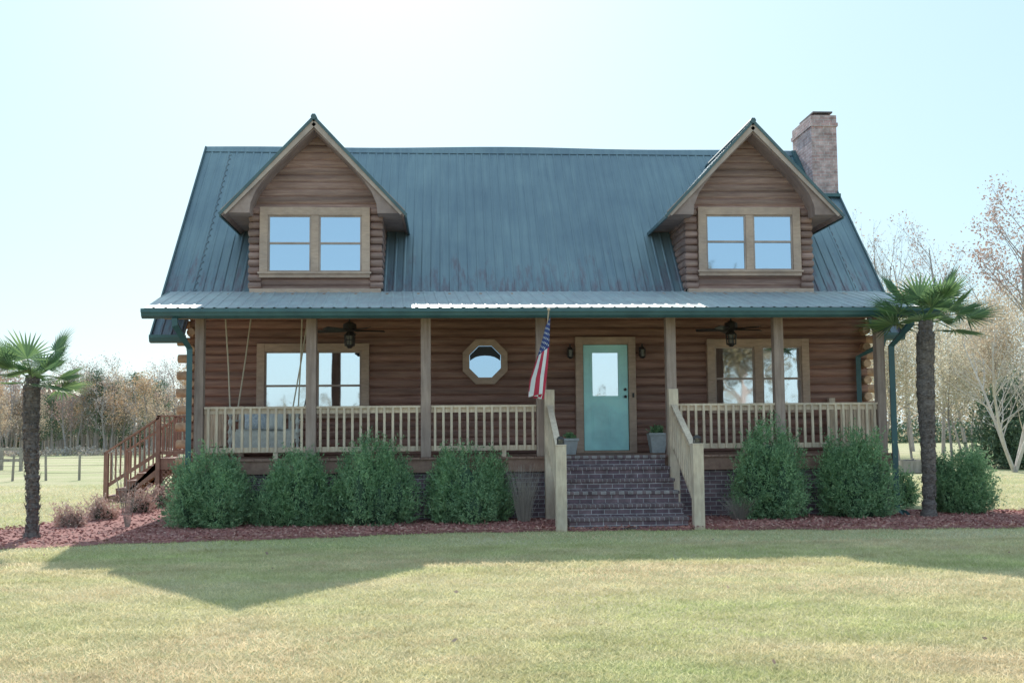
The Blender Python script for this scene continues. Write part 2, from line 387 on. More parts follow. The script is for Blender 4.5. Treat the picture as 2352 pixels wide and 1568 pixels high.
bays=[(posts[i],posts[i+1]) for i in (0,1,2)]+[(4.0,5.95),(5.95,7.83)]
for x0,x1 in bays:
    b=B(); b.box(x0+.09,x1-.09,-2.26,-2.14,1.985,2.025); b.box(x0+.09,x1-.09,-2.222,-2.18,1.90,1.986); b.box(x0+.09,x1-.09,-2.222,-2.18,1.23,1.32)
    n=int((x1-x0-.18)/.135); w=(x1-x0-.18)/n
    for k in range(n):
        xx=x0+.09+w*(k+.5)+random.uniform(-.006,.006); b.box(xx-.021,xx+.021,-2.263,-2.221,1.235,1.986)
    xm=(x0+x1)/2+.35; b.box(xm-.04,xm+.04,-2.22,-2.14,1.12,1.235)
    obj("railing",b,M_rail,porch,bevel=.003)
for x in (PX0+.14,PX1-.12):
    b=B(); b.box(x-.05,x+.05,-2.1,-.1,1.985,2.025); b.box(x-.02,x+.02,-2.1,-.1,1.23,1.32)
    for y in np.arange(-2.0,-.15,.14): b.box(x-.02,x+.02,y-.02,y+.02,1.319,1.986)
    obj("railing",b,M_rail,porch)
b=B(); b.box(-3.98,-3.88,-.16,-.06,1.12,2.08); obj("rail_post",b,M_rail,porch)
b=B(); b.box(7.60,7.72,-.18,-.06,1.12,2.16); obj("rail_post",b,M_rail,porch)
# steps
steps=empty("front_steps",(2.9,-3.3,0),parent=H)
b=B()
for i in range(6):
    y0=-4.15+.35*i; z0=.187*i
    b.box(1.93,3.83,y0,PY+.02,z0,z0+.187-.0)
obj("brick_steps",b,M_brick,steps,bevel=.008)
for i in range(6):
    y0=-4.15+.35*i; z1=.187*(i+1)
    y1=y0+.345 if i<5 else PY-.035
    b=B(); b.box(1.915,3.845,y0-.02,y1,z1-.045,z1+.006); obj("step_tread",b,M_brickt,steps,bevel=.006)
for x in (1.80,3.98):
    b=B()
    b.box(x-.085,x+.085,-4.28,-4.11,0,1.33)
    b.box(x-.088,x+.088,-4.285,-4.105,1.33,1.352)
    b.box(x-.085,x+.085,-2.50,-2.33,.0,2.28)
    b.beam((x,-4.11,1.22),(x,-2.50,1.99),.10,.045); b.beam((x,-4.11,.36),(x,-2.50,1.26),.05,.09)
    b.beam((x,-4.11,1.14),(x,-2.50,1.90),.04,.09)
    for k in range(11):
        t=(k+.5)/11; y=-4.11+1.61*t; b.box(x-.045,x-.005,y-.02,y+.02,.36+.9*t,1.14+.76*t)
    obj("stair_railing",b,M_rail,steps,bevel=.005)
b=B(); pts=[(-3.42,.12),(-3.02,.12),(-3.02,.42)]+[(-3.22+.2*math.cos(t),.42+.16*math.sin(t)) for t in np.linspace(0,math.pi,9)[1:-1]]+[(-3.42,.42)]
b.prism(pts,'Y',PY+.03,PY+.055); obj("foundation_vent",b,M_back,porch)
b=B(); b.box(4.13,4.20,-2.335,-2.292,1.55,1.75); b.box(4.145,4.185,-2.35,-2.334,1.60,1.70); obj("outlet_cover",b,M_white,porch,bevel=.004)
# door
door=empty("door",(3.15,-.1,1.12),parent=H)
b=B()
b.box(2.55,2.70,-.13,0,1.12,3.40); b.box(3.60,3.745,-.13,0,1.12,3.40); b.box(2.70,3.60,-.128,0,3.25,3.398); b.box(2.70,3.60,-.16,0,1.12,1.165)
obj("door_frame",b,M_trim,door,bevel=.006)
b=B()
b.box(2.71,2.87,-.085,-.052,1.17,3.243);b.box(3.41,3.59,-.085,-.052,1.17,3.243);b.box(2.87,3.41,-.085,-.052,3.11,3.243);b.box(2.87,3.41,-.085,-.052,1.17,2.21)
for x0,x1,z0,z1 in ((2.83,3.45,3.085,3.14),(2.83,3.45,2.18,2.235)): b.box(x0,x1,-.098,-.084,z0,z1)
b.box(2.83,2.885,-.098,-.084,2.235,3.085); b.box(3.395,3.45,-.098,-.084,2.235,3.085)
for x0 in (2.86,3.19):
    o=[(x0,1.36),(x0+.25,1.36),(x0+.25,1.93)]+[(x0+.125+.125*math.cos(t),1.93+.08*math.sin(t)) for t in np.linspace(0,math.pi,7)[1:-1]]+[(x0,1.93)]
    b.prism(o,'Y',-.094,-.084)
    i=[(x0+.035+(p[0]-x0)*.72,1.4+(p[1]-1.36)*.86) for p in o]; b.prism(i,'Y',-.106,-.093)
obj("door_leaf",b,M_door,door,bevel=.004)
b=B(); b.box(2.886,3.394,-.072,-.066,2.236,3.084); obj("door_glass",b,M_glass,door)
b=B(); b.box(2.886,3.394,-.064,-.056,2.236,3.084); obj("door_blind",b,M_blind,door)
b=B(); b.ball((3.53,-.13,2.22),.03); b.tube([(3.53,-.085,2.22),(3.53,-.12,2.22)],.014,8); obj("door_knob",b,M_dark,door)
b=B(); b.tube([(3.53,-.085,2.36),(3.53,-.11,2.36)],.03,12); obj("deadbolt",b,M_dark,door)
b=B(); b.box(3.665,3.70,-.15,-.131,2.20,2.29); obj("doorbell",b,M_dark,door)
# windows
def window(x0,x1,z0,z1,y,glass,cw=.15,curt=None,mull=.15,zm=None,lab=None):
    b=B(); yo=y-.13
    b.box(x0,x0+cw,yo,y+.02,z0,z1); b.box(x1-cw,x1,yo,y+.02,z0,z1); b.box(x0+cw,x1-cw,yo+.002,y+.02,z1-cw,z1-.002)
    b.box(x0+cw,x1-cw,yo+.002,y+.02,z0+.002,z0+cw*.7); b.box(x0-.03,x1+.03,yo-.035,yo+.001,z0+cw*.7-.04,z0+cw*.7)
    xm=(x0+x1)/2; b.box(xm-mull/2,xm+mull/2,yo+.015,y+.02,z0+cw*.7,z1-cw)
    gz0=z0+cw*.7; gz1=z1-cw; zm=zm or (gz0+gz1)/2
    bb=[]
    for a,c in ((x0+cw,xm-mull/2),(xm+mull/2,x1-cw)):
        s=.035
        b.box(a,a+s,yo+.035,y,gz0,gz1,1); b.box(c-s,c,yo+.035,y,gz0,gz1,1)
        b.box(a+s,c-s,yo+.036,y,gz1-s,gz1,1); b.box(a+s,c-s,yo+.036,y,gz0,gz0+s,1)
        b.box(a+s,c-s,yo+.03,y,zm-.02,zm+.02,1)
        bb.append((a+s,c-s))
    w=obj("window",b,[M_trim,M_sash],H,bevel=.004,label=lab)
    for a,c in bb:
        q=B(); q.box(a,c,yo+.058,yo+.063,gz0+.035,zm-.02); obj("glass_pane",q,glass,w)
        q=B(); q.box(a,c,yo+.050,yo+.055,zm+.02,gz1-.035); obj("glass_pane",q,glass,w)
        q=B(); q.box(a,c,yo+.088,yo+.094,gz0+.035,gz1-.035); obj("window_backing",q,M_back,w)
    if curt:
        for cx0,cx1,ct,cb in curt:
            c=B(); n=int((cx1-cx0)/.012); vs=[];fs=[]
            for i in range(n+1):
                xx=cx0+(cx1-cx0)*i/n; yy=yo+.076+.007*math.sin(i*1.1+.4*math.sin(i*.3)); vs+= [(xx,yy,cb),(xx,yy,ct)]
            for i in range(n): fs.append((2*i,2*i+2,2*i+3,2*i+1))
            c.add(vs,fs); obj("curtain",c,M_cloth,w,smooth=True)
    return w
window(-3.65,-1.49,1.84,3.29,0,M_glass,zm=2.47,curt=[(-3.46,-3.22,3.12,1.98),(-2.48,-2.2,3.12,1.98),(-1.85,-1.70,3.12,1.98)])
window(5.18,7.24,1.88,3.35,0,M_glass,zm=2.56,curt=[(5.36,5.75,3.18,2.02),(6.9,7.06,3.18,2.02)])
def octo(R): return [(R*math.cos(math.pi/8+i*math.pi/4),R*math.sin(math.pi/8+i*math.pi/4)) for i in range(8)]
b=B(); O=octo(.475);I=octo(.335); cx,cz=.77,2.92
vs=[(cx+p[0],-.13,cz+p[1]) for p in O]+[(cx+p[0],-.13,cz+p[1]) for p in I]+[(cx+p[0],0,cz+p[1]) for p in O]+[(cx+p[0],-.05,cz+p[1]) for p in I]
fs=[]
for i in range(8):
    j=(i+1)%8; fs+= [(i,j,8+j,8+i),(i,16+i,16+j,j),(8+i,8+j,24+j,24+i)]
b.add(vs,fs); w=obj("octagonal_window",b,M_trim,H)
b=B(); b.prism([(cx+p[0],cz+p[1]) for p in octo(.333)],'Y',-.105,-.10); obj("glass_pane",b,M_glassd,w)
b=B(); b.prism([(cx+p[0],cz+p[1]) for p in octo(.33)],'Y',-.072,-.068); obj("window_backing",b,M_blind,w)
b=B(); P=[(cx-.295,cz+.02),(cx-.30,cz+.125),(cx-.125,cz+.30),(cx+.125,cz+.30),(cx+.30,cz+.125),(cx+.295,cz+.02)]+[(cx+.26*math.cos(t),cz+.02+.10*math.sin(t)) for t in np.linspace(0,math.pi,9)[1:-1]]
b.prism(P,'Y',-.112,-.108); obj("painted_roof_reflection",b,M_back,w)  # dark arch over the glass, shaped to stand in for the porch roof's reflection
for x in (2.44,3.87):
    b=B(); b.box(x-.04,x+.04,-.09,-.034,3.02,3.2); b.tube([(x,-.08,3.15),(x,-.14,3.26),(x,-.2,3.24),(x,-.2,3.18)],.01,6)
    b.tube([(x,-.2,3.20),(x,-.2,3.14)],[.015,.07],8); b.tube([(x,-.2,3.0),(x,-.2,2.96)],[.065,.02],8)
    for k in range(4):
        a=math.pi/4+k*math.pi/2; b.tube([(x+.06*math.cos(a),-.2+.06*math.sin(a),2.99),(x+.062*math.cos(a),-.2+.062*math.sin(a),3.15)],.008,4)
    l=obj("wall_lamp",b,M_dark,H)
    b=B(); b.tube([(x,-.2,3.002),(x,-.2,3.138)],[.045,.05],8); obj("lamp_glass",b,M_amber,l)
# dormers
def dormer(xc):
    d=empty("dormer",(xc,.3,4.2),parent=H)
    hw=1.28; zr=7.72; ze=5.86; ow=1.74; sl=(zr-ze)/ow
    b=B()
    def half(z): return hw if z<=zr-.12-sl*hw else max(.02,(zr-.12-z)/sl)
    b.logs(lambda u,o,z:(xc+u,.3-o,z),4.32,7.5,lambda z:-half(z),lambda z:half(z),h=.15,bul=.025)
    for sg in (-1,1):
        b.logs(lambda u,o,z:(xc+sg*(hw+o),u,z),4.28,6.25,lambda z:.3,lambda z:(z-3.45)/RS-.4+.15,h=.15,bul=.04)
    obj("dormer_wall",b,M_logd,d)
    for sg in (-1,1):
        b=B(); z=4.40; x=xc+sg*(hw-.09); L=.13; b.box(x-.05,x+.05,.28,.31,4.42,5.9)
        while z<5.95:
            j=random.uniform(-.012,.012)
            b.tube([(x-L+j,.262,z+.07),(x-L+.02+j,.262,z+.07),(x+L-.02+j,.262,z+.07),(x+L+j,.262,z+.07)],[.05,.074,.074,.05],10)
            z+=.15
        obj("corner_log_ends",b,M_logd,d,smooth=True)
    b=B(); b.box(xc-hw-.01,xc+hw+.01,.16,.3,4.24,4.40); obj("sill_board",b,M_trim,d,bevel=.006)
    for sg in (-1,1):
        b=B()
        n=Vector((sg*sl,0,1)).normalized()
        yb=(ze-3.45)/RS-.4+.35
        e0=(xc+sg*(ow+.05),-.24,ze-.05*sl); e1=(xc+sg*(ow+.05),yb,ze-.05*sl);r0=(xc,-.24,zr);r1=(xc,3.6,zr)
        b.sheet(e0,e1,r0,r1,n,.19,.016)
        dr=obj("dormer_roof",b,[M_roof,M_soff],d)
        b=B()
        b.beam((xc+sg*(ow+.07),-.255,ze-.07*sl+.01),(xc,-.255,zr+.015),.03,.055)
        b.beam((xc+sg*(ow+.055),-.25,ze-.07),(xc+sg*(ow+.055),yb-.05,ze-.07),.03,.07)
        obj("roof_trim",b,M_dgreen,dr)
        b=B(); b.beam((xc+sg*(ow-.0),-.235,ze-.015),(xc,-.235,zr-.085),.028,.13); obj("rake_board",b,M_sash,dr)
    b=B(); b.tube([(xc,-.29,zr+.02),(xc,3.6,zr+.02)],[.06,.06],6)
    obj("ridge_cap",b,M_dgreen,d)
    b=B()
    for sg in (-1,1):
        inner=[(1.24,ze-.02),(1.22,ze+.18),(1.12,ze+.42),(.98,ze+.62),(.78,ze+.86),(.40,zr-.62),(.0,zr-.22)]
        P=[(xc,zr-.055),(xc+sg*ow,ze-.02)]+[(xc+sg*a,c) for a,c in inner]
        if sg>0: P=P[::-1]
        b.prism(P,'Y',-.20,.31)
    obj("bargeboard",b,M_soff,d)
    for sg in (-1,1):
        yb=(ze-3.45)/RS-.4+.2
        b=B(); x0,x1=sorted((xc+sg*(hw+.03),xc+sg*ow)); b.box(x0,x1,.312,yb,ze-.02,ze+.02)
        obj("eave_soffit",b,M_soff,d)
dormer(-2.57); dormer(6.19)
window(-3.67,-1.50,4.62,6.03,.29,M_glassd,cw=.16,zm=5.31)
window(5.13,7.24,4.66,6.07,.29,M_glassd,cw=.16,zm=5.36)
# side stairs
st=empty("side_staircase",(-6.3,5,0),parent=H)
b=B()
for y in np.arange(4.3,5.85,.142): b.box(-6.85,-5.02,y,y+.136,.96,1.0)
b.box(-6.85,-5.02,4.26,4.298,.74,1.0); b.box(-6.89,-6.852,4.26,5.9,.74,1.0); b.box(-6.8,-5.05,4.29,5.8,.8,.965)
for x in (-6.8,-5.1):
    for y in (4.36,5.8): b.box(x-.06,x+.06,y-.05,y+.05,0,.955)
obj("deck_platform",b,M_stain,st)
b=B()
for i in range(5):
    z=1.0-.17*(i+1); x=-6.87-.27*(i+1); b.box(x-.02,x+.27,4.33,5.79,z-.04,z)
    b.box(x+.25,x+.268,4.36,5.78,z-.001,z+.135)
for y in (4.32,5.8):
    P=[(-6.89,.93)]
    for i in range(5):
        z=1.0-.17*(i+1)-.045; x=-6.87-.27*(i+1); P+=[(x+.27,z),(x-.0,z)]
    P+=[(-8.24,0),(-7.95,0),(-6.89,.62)]
    b.prism(P,'Y',y-.02,y+.02)
obj("stair_treads",b,M_stain,st)
for y in (4.27,5.85):
    b=B()
    b.box(-8.25,-8.14,y-.05,y+.05,0,1.13); b.box(-6.92,-6.81,y-.05,y+.05,0,1.98); b.box(-5.15,-5.04,y-.05,y+.05,1.0,1.98)
    b.beam((-8.25,y,1.12),(-6.85,y,1.93),.10,.04); b.beam((-8.2,y,.36),(-6.85,y,1.13),.04,.08)
    for k in range(10):
        t=(k+.5)/10; x=-8.14+1.22*t; b.box(x-.018,x+.018,y-.018,y+.018,.36+.72*t,1.1+.8*t)
    b.box(-6.9,-5.04,y-.05,y+.05,1.95,1.99); b.box(-6.85,-5.1,y-.02,y+.02,1.09,1.165)
    for x in np.arange(-6.72,-5.2,.13): b.box(x-.018,x+.018,y-.018,y+.018,1.16,1.952)
    obj("stair_railing",b,M_stain,st)
b=B()
for k in range(-8,16):
    x=-6.78+k*.12
    for sg in (1,-1):
        x0,x1=(x,x+.72) if sg>0 else (x+.72,x); z0,z1=.02,.74
        pts=[]
        for t in np.linspace(0,1,25):
            xx=x0+(x1-x0)*t; zz=z0+(z1-z0)*t
            if -6.78<=xx<=-5.1: pts.append((xx,zz))
        if len(pts)>1: b.beam((pts[0][0],4.30+sg*.005,pts[0][1]),(pts[-1][0],4.30+sg*.005,pts[-1][1]),.012,.03)
obj("lattice",b,M_stain,st)
st.scale=(.875,1,1); st.location.x=-5.0+(-1.3)*.875-1.75

# ------------------------------------------------------------------ porch things
sw=empty("porch_swing",(-3.25,-1.15,1.3),"white painted wooden porch swing hanging on ropes with cushions","porch swing")
b=B(); x0,x1=-3.88,-2.68
for k in range(6): y=-1.42+k*.09; b.box(x0,x1,y,y+.075,1.56,1.58)
b.box(x0,x1,-1.45,-1.42,1.46,1.6); b.box(x0+.1,x0+.16,-1.42,-.9,1.5,1.562); b.box(x1-.16,x1-.1,-1.42,-.9,1.5,1.562)
b.box(x0+.05,x1-.05,-1.448,-1.43,1.24,1.462)
obj("seat",b,M_white,sw,bevel=.004)
b=B()
for k in range(9): x=x0+.08+k*(x1-x0-.16)/8; b.box(x-.03,x+.03,-.9,-.88,1.6,1.96)
b.box(x0,x1,-.91,-.87,1.95,2.03); b.box(x0,x1,-.91,-.87,1.58,1.64)
obj("backrest",b,M_white,sw,bevel=.004)
for x in (x0,x1):
    b=B(); pts=[];rad=[]
    for i in range(25):
        z=1.22+.78*i/24; pts.append((x,-1.44,z)); rad.append(.03+.012*math.sin(i*1.25))
    b.tube(pts,rad,10); b.ball((x,-1.44,2.02),.035,8); b.box(x-.04,x+.04,-1.44,-.87,1.78,1.81); b.box(x-.03,x+.03,-1.44,-.87,1.50,1.559)
    obj("arm",b,M_white,sw)
for p,q in (((x0,-1.42,1.8),(-4.02,-1.35,3.86)),((x0,-.9,1.8),(-3.62,-.75,4.0)),((x1,-1.42,1.8),(-2.62,-1.35,3.86)),((x1-.2,-.9,1.8),(-2.55,-.75,4.0))):
    b=B(); b.tube([p,Vector(p).lerp(Vector(q),.5)+Vector((.01,0,0)),q],.014,6); obj("rope",b,M_rope,sw)
def cushion(name,c,w,h,t,rx,rzr,mat,lab):
    b=B(); n=14; vs=[]
    R=Matrix.Rotation(rzr,3,'Z')@Matrix.Rotation(rx,3,'X')
    for s in (1,-1):
        for i in range(n+1):
            for j in range(n+1):
                u=2*i/n-1;v=2*j/n-1
                k=t*((1-u**4)*(1-v**4))**.6
                q=R@Vector((u*w/2*(1-.06*(1-abs(v))),s*k,v*h/2*(1-.06*(1-abs(u)))))
                vs.append(Vector(c)+q)
    m=(n+1)**2; fs=[]
    for s in (0,1):
        for i in range(n):
            for j in range(n):
                a=s*m+i*(n+1)+j; f=(a,a+1,a+n+2,a+n+1); fs.append(f if s else f[::-1])
    b.add(vs,fs); return obj(name,b,mat,None,smooth=True,label=lab,cat="cushion")
cushion("cushion",(-3.48,-1.06,1.84),.45,.42,.08,-.25,.35,M_pillow,"blue and white patterned cushion on the porch swing")
cushion("cushion",(-3.15,-1.04,1.80),.4,.36,.07,-.3,-.2,M_cloth,"plain off-white cushion on the porch swing")
def fan(x,y):
    f=empty("ceiling_fan",(x,y,3.4),"dark ceiling fan with caged lantern hanging under porch ceiling","ceiling fan",group="ceiling fans on the porch")
    b=B(); b.tube([(x,y,3.95),(x,y,3.56)],.015,8); b.tube([(x,y,3.60),(x,y,3.56),(x,y,3.46),(x,y,3.41)],[.04,.12,.13,.07],16); obj("motor",b,M_dark,f)
    for k in range(5):
        a=.3+k*2*math.pi/5; b=B(); d=Vector((math.cos(a),math.sin(a),0)); s=Vector((-d.y,d.x,0))
        c=Vector((x,y,3.44)); vs=[]
        for r,w in ((.08,.03),(.22,.06),(.55,.075),(.66,.055)):
            for sg in (-1,1):
                for t in (-.005,.005): vs.append(c+d*r+s*sg*w+Vector((0,0,t+sg*.018)))
        fs=[]
        for i in range(3):
            o=4*i; fs+= [(o,o+4,o+6,o+2),(o+1,o+3,o+7,o+5),(o,o+1,o+5,o+4),(o+2,o+6,o+7,o+3)]
        fs+=[(0,2,3,1),(12,13,15,14)]
        b.add(vs,fs); obj("blade",b,M_dark,f)
    b=B(); b.tube([(x,y,3.42),(x,y,3.34)],[.05,.115],8)
    b.tube([(x,y,3.17),(x,y,3.11)],[.095,.03],8)
    for k in range(8):
        a=k*math.pi/4; b.tube([(x+.1*math.cos(a),y+.1*math.sin(a),3.36),(x+.085*math.cos(a),y+.085*math.sin(a),3.15)],.009,4)
    b.tube([(x+.095*math.cos(k*math.pi/8),y+.095*math.sin(k*math.pi/8),3.26) for k in range(17)],.009,4)
    obj("lantern_cage",b,M_dark,f)
    b=B(); b.tube([(x,y,3.17),(x,y,3.34)],[.055,.065],10); obj("lamp_glass",b,M_amber,f)
fan(-1.77,-1.2); fan(5.38,-1.2)
# flag
fl=empty("flag",(1.70,-2.3,2.35),"small american flag hanging limp from angled pole on porch post","flag")
pb=Vector((1.70,-2.30,2.46)); pt=Vector((1.73,-3.25,3.58))
b=B(); b.tube([pb,pt],.012,8); b.ball(pt+Vector((0,0,.02)),.028,8); b.tube([(1.69,-2.29,2.42),(1.70,-2.34,2.51)],.03,8)
obj("flag_pole",b,M_rail,fl)
def fs_pt(h,f,off=0):
    base=pt.lerp(pb,.04+h*.58)
    amp=.135*min(1.0,.28+.95*f)
    x=base.x+.03-.085*f**1.5-amp+amp*math.cos(2*math.pi*1.25*h+.25*f)+.012*math.sin(h*22+f*4)*f
    y=base.y*(1-.45*f)+(-2.95)*.45*f+.03*math.sin(h*16+f*3)*(.3+f)
    z=base.z-.02-f*(1.34-.58*h)+.015*math.sin(h*14)*f
    return Vector((x,y+off,z))
b=B(); nh,nf2=52,30
b.v=[tuple(fs_pt(i/nh,j/nf2)) for i in range(nh+1) for j in range(nf2+1)]
for i in range(nh):
    for j in range(nf2):
        a=i*(nf2+1)+j; b.f.append((a,a+1,a+nf2+2,a+nf2+1))
        s=i//4; b.m.append(2 if (s<7 and j<12) else (0 if s%2==0 else 1))
for r_ in range(9):
    for c_ in range(6 if r_%2==0 else 5):
        h=(r_+1)/10*7/13; f=((c_*2+(1 if r_%2==0 else 2))/12)*.4
        for off in (-.006,.006):
            pts=[]
            for k in range(10):
                R=.022 if k%2==0 else .009; a=k*math.pi/5
                pts.append(fs_pt(max(0,h+R*math.cos(a)/.9),max(0,f+R*math.sin(a)/1.3),off))
            b.add(pts,[tuple(range(10))],1)
obj("flag_cloth",b,[M_red,M_fw,M_blue],fl,smooth=True)
def planter(x,y,s,lab):
    p=empty("planter",(x,y,1.12),lab,"planter")
    b=B(); w0,w1,h=.11*s,.16*s,.34*s
    b.add([(x-w0,y-w0,1.122),(x+w0,y-w0,1.122),(x+w0,y+w0,1.122),(x-w0,y+w0,1.122),(x-w1,y-w1,1.122+h),(x+w1,y-w1,1.122+h),(x+w1,y+w1,1.122+h),(x-w1,y+w1,1.122+h)],
      [(0,3,2,1),(0,1,5,4),(1,2,6,5),(2,3,7,6),(3,0,4,7),(4,5,6,7)])
    b.box(x-w1-.012,x+w1+.012,y-w1-.012,y-w1+.02,1.122+h-.04,1.122+h+.01)
    obj("pot",b,M_conc,p,bevel=.005)
    P=np.array([x,y,1.122+h])+rng.normal(size=(320,3))*np.array([.05,.05,.04])*s; P[:,2]=np.abs(P[:,2]-1.122-h)+1.115+h
    V,F=leaves(P,.08*s,.45,np.tile([0,0,.8],(320,1)),.7); npobj("plant",V,F,M_shrub,p,org=(x,y,1.12+h))
planter(4.06,-.55,1.1,"white tapered square planter with green plant beside the front door")
planter(2.30,-1.2,.85,"small planter with trailing green plant by the door")
for x in (1.80,3.98):
    l=empty("post_lantern",(x,-4.195,1.352),"small black solar lantern on top of the stair newel post","lantern",group="solar lanterns on the stair posts")
    b=B(); y=-4.195; b.box(x-.055,x+.055,y-.055,y+.055,1.353,1.368); b.tube([(x,y,1.43),(x,y,1.47),(x,y,1.485)],[.085,.05,.015],4,phase=math.pi/4)
    for a in (-1,1):
        for c in (-1,1): b.box(x+a*.045-.006,x+a*.045+.006,y+c*.045-.006,y+c*.045+.006,1.366,1.435)
    obj("lantern_frame",b,M_dark,l)
    b=B(); b.box(x-.033,x+.033,y-.033,y+.033,1.369,1.425); obj("lamp_glass",b,M_amber,l)

# ------------------------------------------------------------------ ground
b=B(); b.add([(-400,-200,0),(400,-200,0),(400,500,0),(-400,500,0)],[(0,1,2,3)])
obj("ground",b,M_lawn,org=(0,0,0),kind="structure",label="dry yellow-green mown lawn and field")
fx=[-12,-9,-6.2,-4.6,-2.7,-.2,1.7,4.1,6.5,9,11,12.5]; fy=[-6.2,-5.95,-5.7,-5.15,-4.9,-4.25,-4.2,-4.35,-4.65,-4.75,-4.4,-3.2]
bx=[-12,-9,-7.4,-6.9,-6.7,-4.9,-4.5,8,8.8,10.4,11.6,12.5]; by=[-5.4,-4.6,-3.0,-1.0,4.0,4.0,-1,-1,-1.0,-1.4,-2.3,-3.2]
def fr(x): return np.interp(x,fx,fy)+.06*np.sin(x*5)+.04*np.sin(x*11.3)
def bk(x): return np.interp(x,bx,by)
xs=np.linspace(-12,12.5,240); b=B(); vs=[];fs=[]
for x in xs:
    f0,b0=float(fr(x)),float(max(bk(x),fr(x)+.01))
    for k,t in enumerate((0,.04,.1,.5,1)): vs.append((x,f0+(b0-f0)*t,(.004,.03,.045,.05,.02)[k]))
for i in range(len(xs)-1):
    for k in range(4): a=i*5+k; fs.append((a,a+5,a+6,a+1))
b.add(vs,fs); obj("mulch_bed",b,M_mulch,org=(0,0,0),kind="structure",label="reddish brown wood mulch bed around the house",smooth=True)
n=30000; X=rng.uniform(-11,12,n); f0=fr(X); b0=np.where(X<-5,np.minimum(bk(X),3),np.minimum(bk(X),-1.6)); Y=f0-.07+(b0-f0)*rng.random(n)**1.3
msk=b0>f0; X,Y=X[msk],Y[msk]; P=np.stack([X,Y,np.full(len(X),.05)],1)
V,F=leaves(P,.06,.35,np.stack([rng.normal(size=len(X)),rng.normal(size=len(X)),rng.uniform(-.1,.35,len(X))],1)*2,.2)
V[:,2]=np.maximum(V[:,2],.012); npobj("mulch_chips",V,F,M_chip,kind="stuff",label="loose reddish bark chips on the bed")
def blades(X,Y,h,w):
    n=len(X); a=rng.uniform(0,2*np.pi,n); lean=rng.normal(size=(n,2))*h[:,None]*1.0
    dx,dy=np.cos(a)*w,np.sin(a)*w
    p0=np.stack([X-dx,Y-dy,np.zeros(n)],1);p1=np.stack([X+dx,Y+dy,np.zeros(n)],1);p2=np.stack([X+lean[:,0],Y+lean[:,1],h],1)
    return np.stack([p0,p1,p2],1).reshape(-1,3),np.arange(3*n).reshape(-1,3)
n=360000; d=5.6+9.5*rng.random(n)**1.15; Y=-21.2+d; X=rng.uniform(-.46,.60,n)*d*1.05
keep=Y<fr(X)+.05*rng.random(n)**3-.02; X,Y=X[keep],Y[keep]
h=(.012+.034*rng.random(len(X))**2)
V,F=blades(X,Y,h,.003+.0018*rng.random(len(X))); npobj("lawn_grass",V,F,M_grass,kind="stuff",label="short dry mown grass blades")
n=120000; d=12+22*rng.random(n); Y=-21.2+d; X=rng.uniform(-.46,.6,n)*d
keep=((Y<fr(X))|(X<-7)|(X>10.5))&((Y<fr(X))|(Y>bk(X))); X,Y=X[keep],Y[keep]
V,F=blades(X,Y,.02+.03*rng.random(len(X)),.008*np.ones(len(X))); npobj("field_grass",V,F,M_grass,kind="stuff",label="rough dry grass of the side yard")
n=22; X=rng.uniform(-6,7,n); Y=rng.uniform(-14.5,-5.3,n); V,F=leaves(np.stack([X,Y,np.full(n,.03)],1),.045,.7,np.stack([rng.normal(size=n),rng.normal(size=n),np.full(n,.2)],1)*2,.3)
npobj("fallen_leaves",V,F,M_rus,kind="stuff",label="a few dry brown leaves scattered on the lawn")

# ------------------------------------------------------------------ shrubs
def plume_pts(w,h,sprays,per,seed,npl,ls):
    r=np.random.default_rng(seed); k=ls/.05
    cs=[(0,0,h,.34*w)]
    for i in range(npl-1):
        a=i*2.4+r.uniform(-.4,.4); q=w*.5*r.uniform(.32,.76)
        cs.append((q*math.cos(a),q*math.sin(a),h*r.uniform(.45,.97),w*r.uniform(.14,.24)))
    cs=np.array(cs); wt=cs[:,2]*cs[:,3]; j=r.choice(len(cs),sprays,p=wt/wt.sum()); c=cs[j]
    th=r.uniform(0,2*np.pi,sprays); u=r.random(sprays)
    prof=np.sin(np.pi*np.clip(.2+.79*u,0,1))**.6
    rr=c[:,3]*prof*(.72+.4*r.random(sprays))
    P=np.stack([c[:,0]+rr*np.cos(th),c[:,1]+rr*np.sin(th),c[:,2]*(.03+.9*u)],1)
    out=np.stack([np.cos(th)*(1.15-u),np.sin(th)*(1.15-u),.45+u*1.0],1)+r.normal(size=(sprays,3))*.3; out/=np.linalg.norm(out,axis=1,keepdims=True)
    L=k*.15*(.5+1.6*r.random(sprays)**1.8)
    t=r.random((sprays,per)); pts=P[:,None,:]+out[:,None,:]*((t-.45)*L[:,None]*1.9)[:,:,None]+r.normal(size=(sprays,per,3))*(.018*k*(1.15-t))[:,:,None]
    D=np.repeat(out[:,None,:],per,1)
    pts=pts.reshape(-1,3); pts[:,2]=np.maximum(pts[:,2],.02)
    return pts,D.reshape(-1,3),cs
